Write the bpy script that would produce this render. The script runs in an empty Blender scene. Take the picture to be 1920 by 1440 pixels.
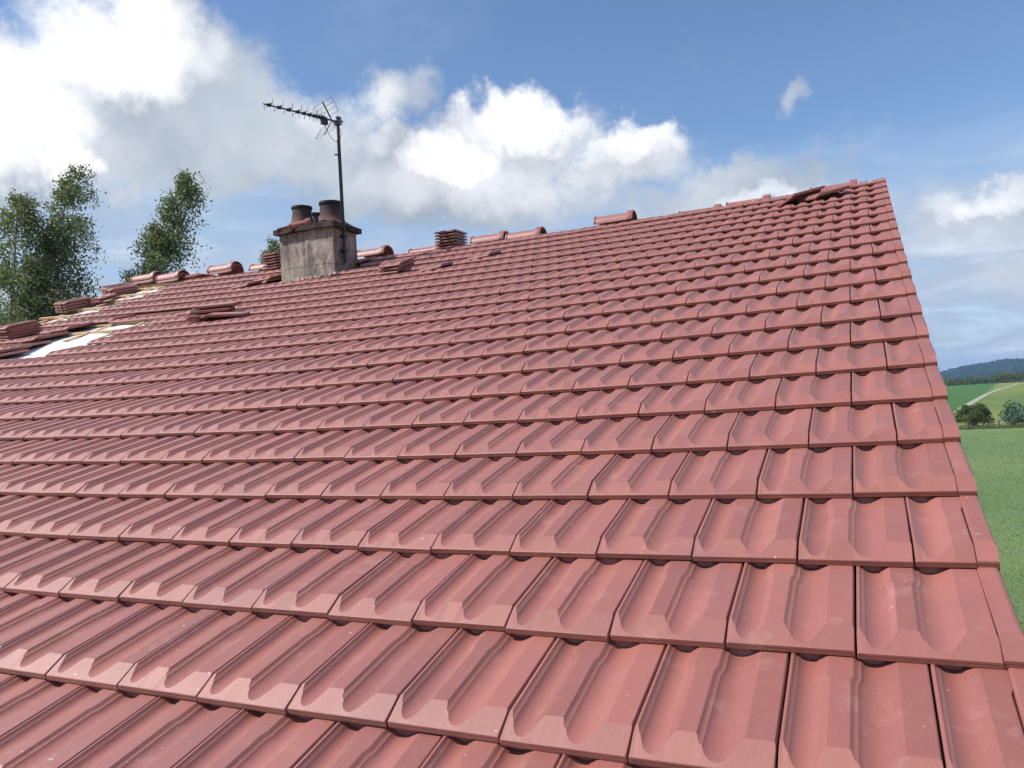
import bpy, bmesh, math, random
import numpy as np
from mathutils import Matrix, Vector, noise as mnoise

random.seed(7); rng = np.random.default_rng(7)
SC = bpy.context.scene
COL = SC.collection
R = math.radians

# ------------------------------------------------------------------ camera
CAM = np.array([-0.21524, -1.85676, 6.07514])
RC = np.array([[0.91302, 0.40406, -0.05597], [-0.06247, 0.00292, -0.99804], [-0.40311, 0.91473, 0.02791]])
FPX = 1508.075
cam = bpy.data.cameras.new("camera"); camo = bpy.data.objects.new("camera", cam); COL.objects.link(camo)
cam.sensor_width = 36.0; cam.sensor_fit = 'HORIZONTAL'; cam.lens = FPX / 1920 * 36
cam.clip_start = 0.02; cam.clip_end = 9000
Mx = Matrix.Identity(4)
for i in range(3):
    Mx[i][0] = RC[0][i]; Mx[i][1] = -RC[1][i]; Mx[i][2] = -RC[2][i]; Mx[i][3] = CAM[i]
camo.matrix_world = Mx
SC.camera = camo

# ------------------------------------------------------------------ light, exposure
SUN_AZ, SUN_EL = -122.0, 48.0
SUN_DIR = Vector((math.sin(R(SUN_AZ)) * math.cos(R(SUN_EL)), math.cos(R(SUN_AZ)) * math.cos(R(SUN_EL)), math.sin(R(SUN_EL))))
sl = bpy.data.lights.new("sun", 'SUN'); sl.energy = 5.0; sl.angle = R(0.53); sl.color = (1.0, 0.955, 0.89)
so = bpy.data.objects.new("sun", sl); COL.objects.link(so)
so.rotation_euler = SUN_DIR.to_track_quat('Z', 'Y').to_euler(); so.location = (-30, -30, 40)
SC.view_settings.view_transform = 'Standard'; SC.view_settings.look = 'None'
SC.view_settings.exposure = 0.2; SC.view_settings.gamma = 1.0; SC.view_settings.use_curve_mapping = False
SC.cycles.max_bounces = 6; SC.cycles.diffuse_bounces = 3; SC.cycles.glossy_bounces = 2; SC.cycles.transmission_bounces = 3
SC.cycles.caustics_reflective = False; SC.cycles.caustics_refractive = False


# ------------------------------------------------------------------ node helpers
class NT:
    def __init__(self, tree):
        self.t = tree; self.n = tree.nodes; self.l = tree.links

    def node(self, kind, **kw):
        nd = self.n.new(kind)
        for k, v in kw.items(): setattr(nd, k, v)
        return nd

    def put(self, sock, v):
        if isinstance(v, bpy.types.NodeSocket): self.l.new(v, sock)
        else: sock.default_value = v

    def math(self, op, a, b=None, c=None, clamp=False):
        nd = self.node('ShaderNodeMath', operation=op); nd.use_clamp = clamp
        self.put(nd.inputs[0], a)
        if b is not None: self.put(nd.inputs[1], b)
        if c is not None: self.put(nd.inputs[2], c)
        return nd.outputs[0]

    def ramp01(self, v, lo, hi, smooth=True):
        nd = self.node('ShaderNodeMapRange'); nd.interpolation_type = 'SMOOTHSTEP' if smooth else 'LINEAR'
        self.put(nd.inputs[0], v); self.put(nd.inputs[1], lo); self.put(nd.inputs[2], hi)
        nd.inputs[3].default_value = 0; nd.inputs[4].default_value = 1
        return nd.outputs[0]

    def mix(self, f, a, b, blend='MIX'):
        nd = self.node('ShaderNodeMix', data_type='RGBA'); nd.blend_type = blend; nd.clamp_factor = True
        self.put(nd.inputs[0], f)
        for s, v in ((nd.inputs[6], a), (nd.inputs[7], b)):
            if isinstance(v, tuple) and len(v) == 3: v = v + (1,)
            self.put(s, v)
        return nd.outputs[2]

    def noise(self, vec, scale, detail=4, rough=0.55, dist=0.0):
        nd = self.node('ShaderNodeTexNoise'); nd.inputs['Scale'].default_value = scale
        nd.inputs['Detail'].default_value = detail; nd.inputs['Roughness'].default_value = rough
        nd.inputs['Distortion'].default_value = dist
        if vec is not None: self.l.new(vec, nd.inputs['Vector'])
        return nd.outputs['Fac']

    def mapping(self, vec, scale=(1, 1, 1), loc=(0, 0, 0), rot=(0, 0, 0)):
        nd = self.node('ShaderNodeMapping'); self.l.new(vec, nd.inputs[0])
        nd.inputs['Scale'].default_value = scale; nd.inputs['Location'].default_value = loc; nd.inputs['Rotation'].default_value = rot
        return nd.outputs[0]


# ------------------------------------------------------------------ world: physical sky with clouds
W = bpy.data.worlds.new("World"); SC.world = W; W.use_nodes = True
w = NT(W.node_tree); w.n.clear()
sky = w.node('ShaderNodeTexSky'); sky.sky_type = 'NISHITA'; sky.sun_disc = False
sky.sun_elevation = R(SUN_EL); sky.sun_rotation = R(SUN_AZ); sky.altitude = 300; sky.air_density = 1.0; sky.dust_density = 0.0; sky.ozone_density = 4.5
skyc = w.node('ShaderNodeVectorMath', operation='SCALE'); w.l.new(sky.outputs[0], skyc.inputs[0]); skyc.inputs['Scale'].default_value = 0.135
geo = w.node('ShaderNodeTexCoord'); D = geo.outputs['Generated']
sep = w.node('ShaderNodeSeparateXYZ'); w.l.new(D, sep.inputs[0])
dx, dy, dz = sep.outputs
az = w.math('MULTIPLY', w.math('ARCTAN2', dx, dy), 180 / math.pi)
el = w.math('MULTIPLY', w.math('ARCSINE', dz), 180 / math.pi)
comb = w.node('ShaderNodeCombineXYZ'); w.put(comb.inputs[0], az); w.put(comb.inputs[1], el); AE = comb.outputs[0]
# gentle warp so that the cloud outlines are lumpy
wn = w.node('ShaderNodeTexNoise'); wn.inputs['Scale'].default_value = 0.22; wn.inputs['Detail'].default_value = 5; wn.inputs['Roughness'].default_value = 0.6
w.l.new(AE, wn.inputs['Vector'])
wv = w.node('ShaderNodeVectorMath', operation='SUBTRACT'); w.l.new(wn.outputs['Color'], wv.inputs[0]); wv.inputs[1].default_value = (0.5, 0.5, 0.5)
ws = w.node('ShaderNodeVectorMath', operation='SCALE'); w.l.new(wv.outputs[0], ws.inputs[0]); ws.inputs['Scale'].default_value = 7.0
wa = w.node('ShaderNodeVectorMath', operation='ADD'); w.l.new(AE, wa.inputs[0]); w.l.new(ws.outputs[0], wa.inputs[1])
sw = w.node('ShaderNodeSeparateXYZ'); w.l.new(wa.outputs[0], sw.inputs[0]); azw, elw = sw.outputs[0], sw.outputs[1]


def blob(a0, e0, ra, re, amp=1.0, A=None, E=None):
    A = azw if A is None else A; E = elw if E is None else E
    u = w.math('MULTIPLY', w.math('SUBTRACT', A, a0), 1 / ra); v = w.math('MULTIPLY', w.math('SUBTRACT', E, e0), 1 / re)
    r2 = w.math('ADD', w.math('MULTIPLY', u, u), w.math('MULTIPLY', v, v))
    return w.math('MULTIPLY', w.math('SUBTRACT', 1.0, r2, clamp=True), amp)


def union(bl):
    s = bl[0]
    for b in bl[1:]: s = w.math('MAXIMUM', s, b)
    return s


cover = union([blob(-47.0, 22.6, 11.0, 5.6), blob(-55.0, 19.0, 9.5, 6.5), blob(-43.0, 18.8, 13.5, 4.6), blob(-58, 27, 7, 2.6, 0.5),
               blob(-22.8, 18.3, 7.6, 3.9), blob(-15.0, 16.8, 5.6, 3.1), blob(-30.5, 17.3, 6.5, 3.4), blob(-26, 15.0, 17.0, 2.9, 0.85),
               blob(-53, 16.0, 6.5, 2.6, 0.75), blob(-70, 20, 14, 9), blob(-10.0, 13.2, 9.0, 2.0, 0.66), blob(-3.5, 13.0, 7.0, 1.5, 0.62), blob(6.5, 10.6, 7.5, 2.3, 0.60), blob(11, 6.5, 7, 1.6, 0.5), blob(-31.0, 21.4, 4.2, 2.6, 0.60), blob(-6.0, 14.6, 9.5, 2.0, 0.60), blob(-3.4, 19.15, 1.7, 1.2, 0.46)])
gen = w.noise(w.mapping(D, scale=(1.5, 1.5, 3.4), loc=(3.1, 0.4, 1.2)), 1.6, 4, 0.55)
outside = w.math('SUBTRACT', 1.0, union([blob(-26, 12, 62, 42, 2.2, az, el)]), clamp=True)
cover = w.math('MAXIMUM', cover, w.math('MULTIPLY', w.ramp01(gen, 0.46, 0.66), w.math('MULTIPLY', outside, 0.8)))
f1 = w.noise(D, 8.5, 9, 0.6); f2 = w.noise(D, 24.0, 6, 0.6)
fb = w.math('ADD', w.math('MULTIPLY', w.math('SUBTRACT', f1, 0.5), 1.25), w.math('MULTIPLY', w.math('SUBTRACT', f2, 0.5), 0.35))
dens = w.ramp01(w.math('ADD', w.math('MULTIPLY', cover, 1.15), fb), 0.12, 0.80)
# thin stratus streaks low in the sky and veils higher up
st = w.noise(w.mapping(AE, scale=(0.085, 0.36, 1), rot=(0, 0, R(-6)), loc=(0.4, 0.15, 0)), 1.0, 7, 0.62, 0.6)
lowband = w.math('MULTIPLY', w.ramp01(el, 17.5, 9.0), w.ramp01(st, 0.22, 0.52))
veil = w.noise(w.mapping(AE, scale=(0.05, 0.09, 1), rot=(0, 0, R(20)), loc=(7, 2, 0)), 1.0, 6, 0.6, 0.5)
thin = w.math('ADD', w.math('MULTIPLY', lowband, 1.0), w.math('MULTIPLY', w.ramp01(veil, 0.46, 0.8), 0.24), clamp=True)
horizon = w.math('MULTIPLY', w.ramp01(el, 13.0, 1.0), 0.22)
thin = w.math('MAXIMUM', w.math('MAXIMUM', thin, horizon), w.math('MAXIMUM', blob(-50, 13.5, 17, 6.0, 0.78), blob(-24, 12.5, 42, 5.0, 0.55)))
# brightness of the cumulus: sunlit tops against grey bellies
lit = union([blob(-50.0, 23.8, 8.5, 4.0), blob(-56.5, 19.4, 6.5, 5.2), blob(-22.0, 19.9, 6.5, 2.6, 0.85), blob(-14.5, 17.9, 5.5, 2.3, 0.75), blob(-27.0, 17.6, 4.6, 2.4, 0.85), blob(-22, 16, 14, 3.0, 0.45), blob(-33, 20.5, 4, 3.0, 0.5),
             blob(-52.5, 16.2, 3.6, 1.5, 0.9), blob(7, 11.4, 5.5, 1.2, 0.55), blob(-4, 13.6, 6, .9, 0.55), blob(-70, 23, 12, 8)])
lit = w.math('MAXIMUM', lit, w.math('MULTIPLY', outside, w.ramp01(gen, 0.5, 0.7)))
lit = w.math('ADD', w.math('MULTIPLY', lit, 1.1), w.math('MULTIPLY', w.math('SUBTRACT', f1, 0.5), 1.1))
lit = w.ramp01(lit, -0.12, 1.05)
belly = w.mix(w.ramp01(w.noise(D, 5.0, 6, 0.6), 0.3, 0.7), (0.33, 0.38, 0.455), (0.52, 0.575, 0.65))
cl = w.mix(lit, belly, (1.03, 1.03, 1.04))
c1 = w.mix(thin, skyc.outputs[0], w.mix(w.ramp01(st, 0.45, 0.75), (0.42, 0.51, 0.64), (0.74, 0.79, 0.87)))
c2 = w.mix(dens, c1, cl)
bg = w.node('ShaderNodeBackground'); w.l.new(c2, bg.inputs[0]); bg.inputs[1].default_value = 1.0
wo = w.node('ShaderNodeOutputWorld'); w.l.new(bg.outputs[0], wo.inputs[0])


# ------------------------------------------------------------------ materials
def material(name, build):
    m = bpy.data.materials.new(name); m.use_nodes = True; t = NT(m.node_tree)
    b = m.node_tree.nodes['Principled BSDF']; build(t, b); return m


def pos(t): return t.node('ShaderNodeNewGeometry').outputs['Position']


def bump(t, b, h, strength=0.3, dist=0.01):
    nd = t.node('ShaderNodeBump'); nd.inputs['Strength'].default_value = strength; nd.inputs['Distance'].default_value = dist
    t.l.new(h, nd.inputs['Height']); t.l.new(nd.outputs[0], b.inputs['Normal'])


def clay(t, b, ca=(0.232, 0.072, 0.055), cb=(0.318, 0.105, 0.081), cc=(0.220, 0.074, 0.070), rough=0.53):
    g = t.node('ShaderNodeNewGeometry'); P = g.outputs['Position']
    oi = t.node('ShaderNodeObjectInfo')
    rnd = t.math('FRACT', t.math('ADD', t.math('MULTIPLY', oi.outputs['Random'], 7.31), g.outputs['Random Per Island']))
    c = t.mix(rnd, ca, cb)
    c = t.mix(t.math('MULTIPLY', t.ramp01(t.noise(P, 2.3, 5, 0.6), 0.48, 0.72), 0.65), c, cc)      # violet tint in random patches
    r2 = t.math('FRACT', t.math('MULTIPLY', rnd, 13.7))
    c = t.mix(t.math('MULTIPLY', t.ramp01(r2, 0.66, 1.0), 0.6), c, (0.27, 0.086, 0.068))
    fine = t.noise(P, 260, 3, 0.7)
    c = t.mix(t.math('MULTIPLY', t.ramp01(fine, 0.35, 0.75), 0.30), c, (0.40, 0.165, 0.14))
    dust = t.noise(P, 9.0, 8, 0.7)
    c = t.mix(t.math('MULTIPLY', t.ramp01(dust, 0.54, 0.78), 0.38), c, (0.47, 0.27, 0.23))
    chip = t.noise(t.mapping(P, scale=(1.0, 2.2, 1.0)), 34, 2, 0.5)
    c = t.mix(t.math('MULTIPLY', t.ramp01(chip, 0.75, 0.79), 0.8), c, (0.62, 0.46, 0.41))
    t.l.new(c, b.inputs['Base Color'])
    t.l.new(t.math('ADD', t.math('MULTIPLY', t.noise(P, 14, 4), 0.22), rough - 0.11), b.inputs['Roughness'])
    b.inputs['Specular IOR Level'].default_value = 0.78; b.inputs['Diffuse Roughness'].default_value = 0.0
    b.inputs['Sheen Weight'].default_value = 0.15; b.inputs['Sheen Roughness'].default_value = 0.42; b.inputs['Sheen Tint'].default_value = (1.0, 0.80, 0.76, 1)
    bump(t, b, t.math('ADD', fine, t.math('MULTIPLY', t.noise(P, 60, 3), 1.2)), 0.10, 0.004)


M_TILE = material('glazed_red_clay', clay)
M_OLDTILE = material('weathered_clay', lambda t, b: clay(t, b, (0.26, 0.085, 0.068), (0.33, 0.11, 0.085), (0.20, 0.10, 0.09), 0.6))


def simple(name, col, rough=0.6, metal=0.0, var=0.25, scale=12, bstr=0.2, bdist=0.01):
    def f(t, b):
        P = pos(t); n = t.noise(P, scale, 6, 0.6)
        lo = tuple(c * (1 - var) for c in col); hi = tuple(min(1, c * (1 + var)) for c in col)
        t.l.new(t.mix(n, lo, hi), b.inputs['Base Color']); b.inputs['Roughness'].default_value = rough; b.inputs['Metallic'].default_value = metal
        if bstr: bump(t, b, t.noise(P, scale * 5, 5, 0.6), bstr, bdist)
    return material(name, f)


M_MEMBRANE = simple('white_membrane', (0.78, 0.79, 0.78), 0.5, 0, 0.05, 6, 0.25, 0.03)
M_STRAP = simple('pale_strap', (0.55, 0.50, 0.46), 0.4)
M_METAL = simple('dark_galvanised', (0.016, 0.016, 0.022), 0.5, 0.0, 0.35, 30, 0.1)
M_ALU = simple('dull_aluminium', (0.20, 0.20, 0.22), 0.4, 0.8, 0.2, 40, 0.0)
M_BLACK = simple('black_plastic', (0.018, 0.018, 0.022), 0.45, 0, 0.3, 30, 0.0)
M_MORTAR = simple('pale_mortar', (0.46, 0.34, 0.30), 0.9, 0, 0.3, 25, 0.6, 0.02)
M_RENDER = simple('rough_render', (0.42, 0.37, 0.30), 0.9, 0, 0.25, 4, 0.6, 0.02)
M_BARK = simple('birch_bark', (0.30, 0.28, 0.25), 0.85, 0, 0.5, 9, 0.5, 0.02)
M_POST = simple('grey_post_wood', (0.10, 0.085, 0.07), 0.85, 0, 0.3, 9, 0.2)
M_PATH = simple('pale_track', (0.29, 0.32, 0.21), 0.95, 0, 0.2, 0.4, 0.3, 0.05)


def pine(t, b, ca=(0.60, 0.42, 0.25), cb=(0.48, 0.29, 0.15)):
    P = pos(t); g = t.noise(t.mapping(P, scale=(1.5, 30, 30)), 3, 5, 0.6)
    oi = t.node('ShaderNodeObjectInfo')
    c = t.mix(g, ca, cb); c = t.mix(t.math('MULTIPLY', oi.outputs['Random'], 0.35), c, (0.70, 0.55, 0.34))
    t.l.new(c, b.inputs['Base Color']); b.inputs['Roughness'].default_value = 0.75; bump(t, b, g, 0.2, 0.004)


M_PINE = material('new_pine', pine)
M_DECK = material('old_deck_boards', lambda t, b: pine(t, b, (0.42, 0.20, 0.13), (0.30, 0.13, 0.085)))


def stained(t, b):
    P = pos(t)
    c = t.mix(t.ramp01(t.noise(P, 3.2, 7, 0.65), 0.3, 0.7), (0.215, 0.172, 0.145), (0.41, 0.345, 0.295))
    streak = t.noise(t.mapping(P, scale=(9, 9, 0.9)), 1.6, 6, 0.6)
    c = t.mix(t.math('MULTIPLY', t.ramp01(streak, 0.44, 0.62), 0.75), c, (0.125, 0.104, 0.092))
    c = t.mix(t.math('MULTIPLY', t.ramp01(t.noise(P, 55, 4, 0.7), 0.55, 0.72), 0.7), c, (0.13, 0.11, 0.09))
    flake = t.noise(t.mapping(P, scale=(1.4, 1.4, 0.7)), 5.5, 6, 0.6, 0.8)
    c = t.mix(t.math('MULTIPLY', t.ramp01(flake, 0.54, 0.58), 0.45), c, (0.47, 0.405, 0.355))
    cr = t.node('ShaderNodeTexVoronoi'); cr.feature = 'DISTANCE_TO_EDGE'; cr.inputs['Scale'].default_value = 2.6
    wp = t.node('ShaderNodeTexNoise'); wp.inputs['Scale'].default_value = 6; wp.inputs['Detail'].default_value = 6; t.l.new(P, wp.inputs['Vector'])
    ad = t.node('ShaderNodeVectorMath', operation='MULTIPLY_ADD'); t.l.new(wp.outputs['Color'], ad.inputs[0]); ad.inputs[1].default_value = (0.22, 0.22, 0.22); t.l.new(P, ad.inputs[2])
    t.l.new(ad.outputs[0], cr.inputs['Vector'])
    crack = t.ramp01(cr.outputs['Distance'], 0.014, 0.003)
    c = t.mix(t.math('MULTIPLY', crack, t.ramp01(t.noise(P, 2.0, 2), 0.45, 0.6)), c, (0.075, 0.062, 0.052))
    sz = t.node('ShaderNodeSeparateXYZ'); t.l.new(P, sz.inputs[0])
    lvl = t.math('ABSOLUTE', t.math('SUBTRACT', t.math('SUBTRACT', sz.outputs[2], 7.955), t.math('MULTIPLY', t.math('SUBTRACT', t.noise(P, 6, 5, 0.7), 0.5), 0.14)))
    c = t.mix(t.math('MULTIPLY', t.ramp01(lvl, 0.006, 0.002), 0.8), c, (0.06, 0.05, 0.045))
    t.l.new(c, b.inputs['Base Color']); b.inputs['Roughness'].default_value = 0.95
    bump(t, b, t.math('ADD', t.noise(P, 40, 8, 0.75), t.math('MULTIPLY', t.noise(P, 7, 4), 1.5)), 0.7, 0.02)


M_CONC = material('stained_render', stained)


def mossy(t, b):
    P = pos(t)
    c = t.mix(t.ramp01(t.noise(P, 9, 7, 0.7), 0.35, 0.65), (0.020, 0.015, 0.016), (0.075, 0.052, 0.048))
    c = t.mix(t.math('MULTIPLY', t.ramp01(t.noise(P, 26, 4, 0.7), 0.60, 0.70), 0.6), c, (0.26, 0.19, 0.16))
    t.l.new(c, b.inputs['Base Color']); b.inputs['Roughness'].default_value = 0.95
    bump(t, b, t.noise(P, 45, 8, 0.75), 0.9, 0.02)


M_CAP = material('lichened_cap', mossy)


def pot(t, b):
    P = pos(t); s = t.node('ShaderNodeSeparateXYZ'); tc = t.node('ShaderNodeTexCoord'); t.l.new(tc.outputs['Object'], s.inputs[0])
    c = t.mix(t.ramp01(t.noise(P, 7, 6, 0.65), 0.35, 0.7), (0.135, 0.056, 0.042), (0.070, 0.040, 0.034))
    soot = t.ramp01(t.math('ADD', s.outputs[2], t.math('MULTIPLY', t.math('SUBTRACT', t.noise(P, 9, 5), 0.5), 0.25)), 0.10, 0.30)
    c = t.mix(soot, c, (0.028, 0.024, 0.026))
    t.l.new(c, b.inputs['Base Color']); b.inputs['Roughness'].default_value = 0.85; bump(t, b, t.noise(P, 50, 5), 0.4, 0.01)


M_POT = material('sooty_terracotta', pot)


def leafmat(name, ca, cb, trans=0.35, gloss=0.0):
    m = bpy.data.materials.new(name); m.use_nodes = True; t = NT(m.node_tree); t.n.clear()
    g = t.node('ShaderNodeNewGeometry'); P = g.outputs['Position']
    c = t.mix(t.math('ADD', t.math('MULTIPLY', g.outputs['Random Per Island'], 0.6), t.math('MULTIPLY', t.noise(P, 0.7, 3), 0.5)), ca, cb)
    d = t.node('ShaderNodeBsdfDiffuse'); t.l.new(c, d.inputs[0])
    tr = t.node('ShaderNodeBsdfTranslucent'); t.l.new(t.mix(0.5, c, (0.16, 0.22, 0.03)), tr.inputs[0])
    gl = t.node('ShaderNodeBsdfGlossy'); gl.inputs['Roughness'].default_value = 0.5
    a = t.node('ShaderNodeMixShader'); a.inputs[0].default_value = trans; t.l.new(d.outputs[0], a.inputs[1]); t.l.new(tr.outputs[0], a.inputs[2])
    e = t.node('ShaderNodeMixShader'); e.inputs[0].default_value = gloss; t.l.new(a.outputs[0], e.inputs[1]); t.l.new(gl.outputs[0], e.inputs[2])
    o = t.node('ShaderNodeOutputMaterial'); t.l.new(e.outputs[0], o.inputs[0]); return m


M_LEAF = leafmat('birch_leaf', (0.105, 0.130, 0.070), (0.245, 0.270, 0.155), 0.5, 0.02)
M_BUSH = leafmat('olive_bush_leaf', (0.075, 0.100, 0.030), (0.17, 0.19, 0.065), 0.4)
M_BUSH2 = leafmat('blue_green_bush_leaf', (0.075, 0.130, 0.095), (0.17, 0.25, 0.18), 0.4)
M_WOOD = leafmat('woodland_leaf', (0.018, 0.040, 0.016), (0.060, 0.095, 0.034), 0.1)
M_GRASSB = leafmat('grass_blade', (0.13, 0.215, 0.075), (0.215, 0.285, 0.125), 0.45)


def field(t, b):
    P = pos(t)
    s = t.node('ShaderNodeSeparateXYZ'); t.l.new(P, s.inputs[0])
    big = t.noise(P, 0.045, 6, 0.6); mid = t.noise(t.mapping(P, scale=(1, 0.35, 1)), 0.5, 6, 0.65); fine = t.noise(P, 5.0, 6, 0.7)
    near = t.mix(t.ramp01(big, 0.35, 0.65), (0.125, 0.205, 0.07), (0.20, 0.265, 0.095))
    near = t.mix(t.math('MULTIPLY', t.ramp01(mid, 0.4, 0.7), 0.6), near, (0.15, 0.235, 0.115))
    near = t.mix(t.math('MULTIPLY', t.ramp01(fine, 0.45, 0.7), 0.5), near, (0.075, 0.15, 0.045))
    mead = t.mix(t.ramp01(t.noise(t.mapping(P, scale=(1, 0.25, 1)), 0.03, 6, 0.6), 0.35, 0.65), (0.10, 0.165, 0.040), (0.205, 0.235, 0.060))
    crop = t.mix(mid, (0.045, 0.125, 0.028), (0.075, 0.165, 0.040))
    # the crop field lies left of the farm track, the yellower meadow right of it
    side = t.math('SUBTRACT', s.outputs[0], t.math('MULTIPLY', t.math('SUBTRACT', s.outputs[1], 118.0), 0.148))
    side = t.math('SUBTRACT', side, 9.0)
    far = t.mix(t.ramp01(side, -1.5, 1.5), crop, mead)
    c = t.mix(t.ramp01(s.outputs[1], 117, 121), near, far)
    t.l.new(c, b.inputs['Base Color']); b.inputs['Roughness'].default_value = 0.9; b.inputs['Specular IOR Level'].default_value = 0.2
    bump(t, b, t.math('ADD', fine, mid), 0.8, 0.25)


M_FIELD = material('meadow', field)


def hillmat(t, b):
    P = pos(t); n = t.noise(P, 0.02, 8, 0.7)
    t.l.new(t.mix(t.ramp01(n, 0.35, 0.65), (0.020, 0.045, 0.022), (0.055, 0.085, 0.035)), b.inputs['Base Color']); b.inputs['Roughness'].default_value = 1.0
    bump(t, b, n, 1.0, 12.0)


M_HILL = material('wooded_slope', hillmat)


# ------------------------------------------------------------------ mesh helpers
class MB:
    def __init__(self): self.v = []; self.f = []

    def add(self, verts, faces):
        o = len(self.v); self.v.extend([tuple(p) for p in verts]); self.f.extend([tuple(i + o for i in q) for q in faces]); return self

    def box(self, c, s, M=None):
        x, y, z = (a / 2 for a in s)
        vs = [Vector((c[0] + i * x, c[1] + j * y, c[2] + k * z)) for i in (-1, 1) for j in (-1, 1) for k in (-1, 1)]
        if M is not None: vs = [M @ p for p in vs]
        return self.add(vs, [(0, 1, 3, 2), (4, 6, 7, 5), (0, 4, 5, 1), (2, 3, 7, 6), (0, 2, 6, 4), (1, 5, 7, 3)])

    def tube(self, pts, radii, n=6, cap=True):
        pts = [Vector(p) for p in pts]
        if not hasattr(radii, '__len__'): radii = [radii] * len(pts)
        vs = []; fs = []; ref = Vector((0.31, 0.17, 0.93))
        for i, p in enumerate(pts):
            d = (pts[min(i + 1, len(pts) - 1)] - pts[max(i - 1, 0)]).normalized()
            if abs(d.dot(ref)) > 0.95: ref = Vector((0.9, 0.3, 0.1))
            a = d.cross(ref).normalized(); b = d.cross(a)
            for k in range(n):
                t = 2 * math.pi * k / n; vs.append(p + (a * math.cos(t) + b * math.sin(t)) * radii[i])
        for i in range(len(pts) - 1):
            for k in range(n):
                k2 = (k + 1) % n; fs.append((i * n + k, i * n + k2, (i + 1) * n + k2, (i + 1) * n + k))
        if cap: fs.append(tuple(range(n))[::-1]); fs.append(tuple(range((len(pts) - 1) * n, len(pts) * n)))
        return self.add(vs, fs)

    def lathe(self, prof, n=24, c=(0, 0, 0)):
        vs = [(c[0] + r * math.cos(2 * math.pi * k / n), c[1] + r * math.sin(2 * math.pi * k / n), c[2] + z) for r, z in prof for k in range(n)]
        fs = [(i * n + k, i * n + (k + 1) % n, (i + 1) * n + (k + 1) % n, (i + 1) * n + k) for i in range(len(prof) - 1) for k in range(n)]
        return self.add(vs, fs)

    def mesh(self, name, mat, smooth=False, angle=None):
        me = bpy.data.meshes.new(name); me.from_pydata([tuple(p) for p in self.v], [], self.f); me.validate()
        me.materials.append(mat); finish(me, smooth, angle); return me


def finish(me, smooth, angle=None):
    if smooth:
        me.polygons.foreach_set('use_smooth', [True] * len(me.polygons))
        if angle:
            try: me.set_sharp_from_angle(angle=R(angle))
            except Exception: pass
    me.update()


def obj(name, me, parent=None, M=None):
    o = bpy.data.objects.new(name, me); COL.objects.link(o)
    if parent is not None: o.parent = parent
    if M is not None: o.matrix_local = M
    return o


def tag(o, label=None, cat=None, group=None, kind=None):
    if label: o['label'] = label
    if cat: o['category'] = cat
    if group: o['group'] = group
    if kind: o['kind'] = kind
    return o


def thing(name, label, cat, M=None, group=None):
    o = bpy.data.objects.new(name, None); COL.objects.link(o)
    if M is not None: o.matrix_world = M
    return tag(o, label, cat, group)


# ------------------------------------------------------------------ the roof surface (slightly sagging old roof)
TW, G, PITCH, Z0 = 0.272, 0.3697105, R(20), 5.5
EY = np.array([0, math.cos(PITCH), math.sin(PITCH)]); EZ = np.array([0, -math.sin(PITCH), math.cos(PITCH)])
ZC = [((2, 0), .4482), ((1, 1), -1.4204), ((0, 2), .549), ((3, 0), -.0469), ((2, 1), .0412), ((1, 2), .8088), ((0, 3), -.3316)]
XC = [((0, 1), -.0604), ((0, 2), .1906), ((2, 0), .082), ((1, 1), .4249)]


def S(u, r):
    U, Q = u / 20., r / 20.
    x = (-u + sum(k * U ** a * Q ** b for (a, b), k in XC)) * TW
    z = sum(k * U ** a * Q ** b for (a, b), k in ZC) * TW
    return np.array([x, 0, Z0]) + EY * (G * r) + EZ * z


def frame(u, r):
    p = S(u, r); ex = S(u - .5, r) - S(u + .5, r); ey = S(u, r + .5) - S(u, r - .5)
    ex /= np.linalg.norm(ex); ez = np.cross(ex, ey); ez /= np.linalg.norm(ez); ey = np.cross(ez, ex)
    return p, ex, ey, ez


def mat4(p, ex, ey, ez):
    return Matrix(((ex[0], ey[0], ez[0], p[0]), (ex[1], ey[1], ez[1], p[1]), (ex[2], ey[2], ez[2], p[2]), (0, 0, 0, 1)))


def on_roof(u, r, h=0.0):
    p, ex, ey, ez = frame(u, r); return mat4(p + ez * h, ex, ey, ez)


def px(p):
    c = RC @ (np.asarray(p) - CAM)
    return (960 + FPX * c[0] / c[2], 720 + FPX * c[1] / c[2], c[2]) if c[2] > 0.05 else (-9999, 9999, c[2])


# ------------------------------------------------------------------ tiles
H0, SL, HL, YA, TLEN = 0.0408, 0.1128, 0.0175, 0.066, 0.430
DEEP = 1.09
GAP = 0.0045
FULL = [(0, -.0060), (.003, .0002), (.012, .0012), (.026, .0009), (.041, -.0038), (.052, -.0058), (.062, -.0070), (.078, -.0112), (.098, -.0150), (.130, -.0174), (.165, -.0180), (.200, -.0160), (.232, -.0116),
        (.246, -.0098), (.278, -.0038), (.306, 0), (.318, .0002), (.448, .0002), (.460, -.0012), (.473, -.0058), (.487, -.0073), (.503, -.0082), (.519, -.0122), (.545, -.0155), (.585, -.0177), (.625, -.0181), (.670, -.0155), (.722, -.0086),
        (.776, -.0012), (.792, .0002), (.985, .0002), (.995, -.0010), (1, -.0060)]
HALF = [(0, -.0060), (.003, .0002), (.012, .0012), (.026, .0009), (.041, -.0038), (.052, -.0058), (.062, -.0070), (.078, -.0112), (.104, -.0154), (.135, -.0175), (.170, -.0181), (.215, -.0152), (.262, -.0086),
        (.316, -.0012), (.332, .0002), (.485, .0002), (.495, -.0010), (.5, -.0060)]


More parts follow.
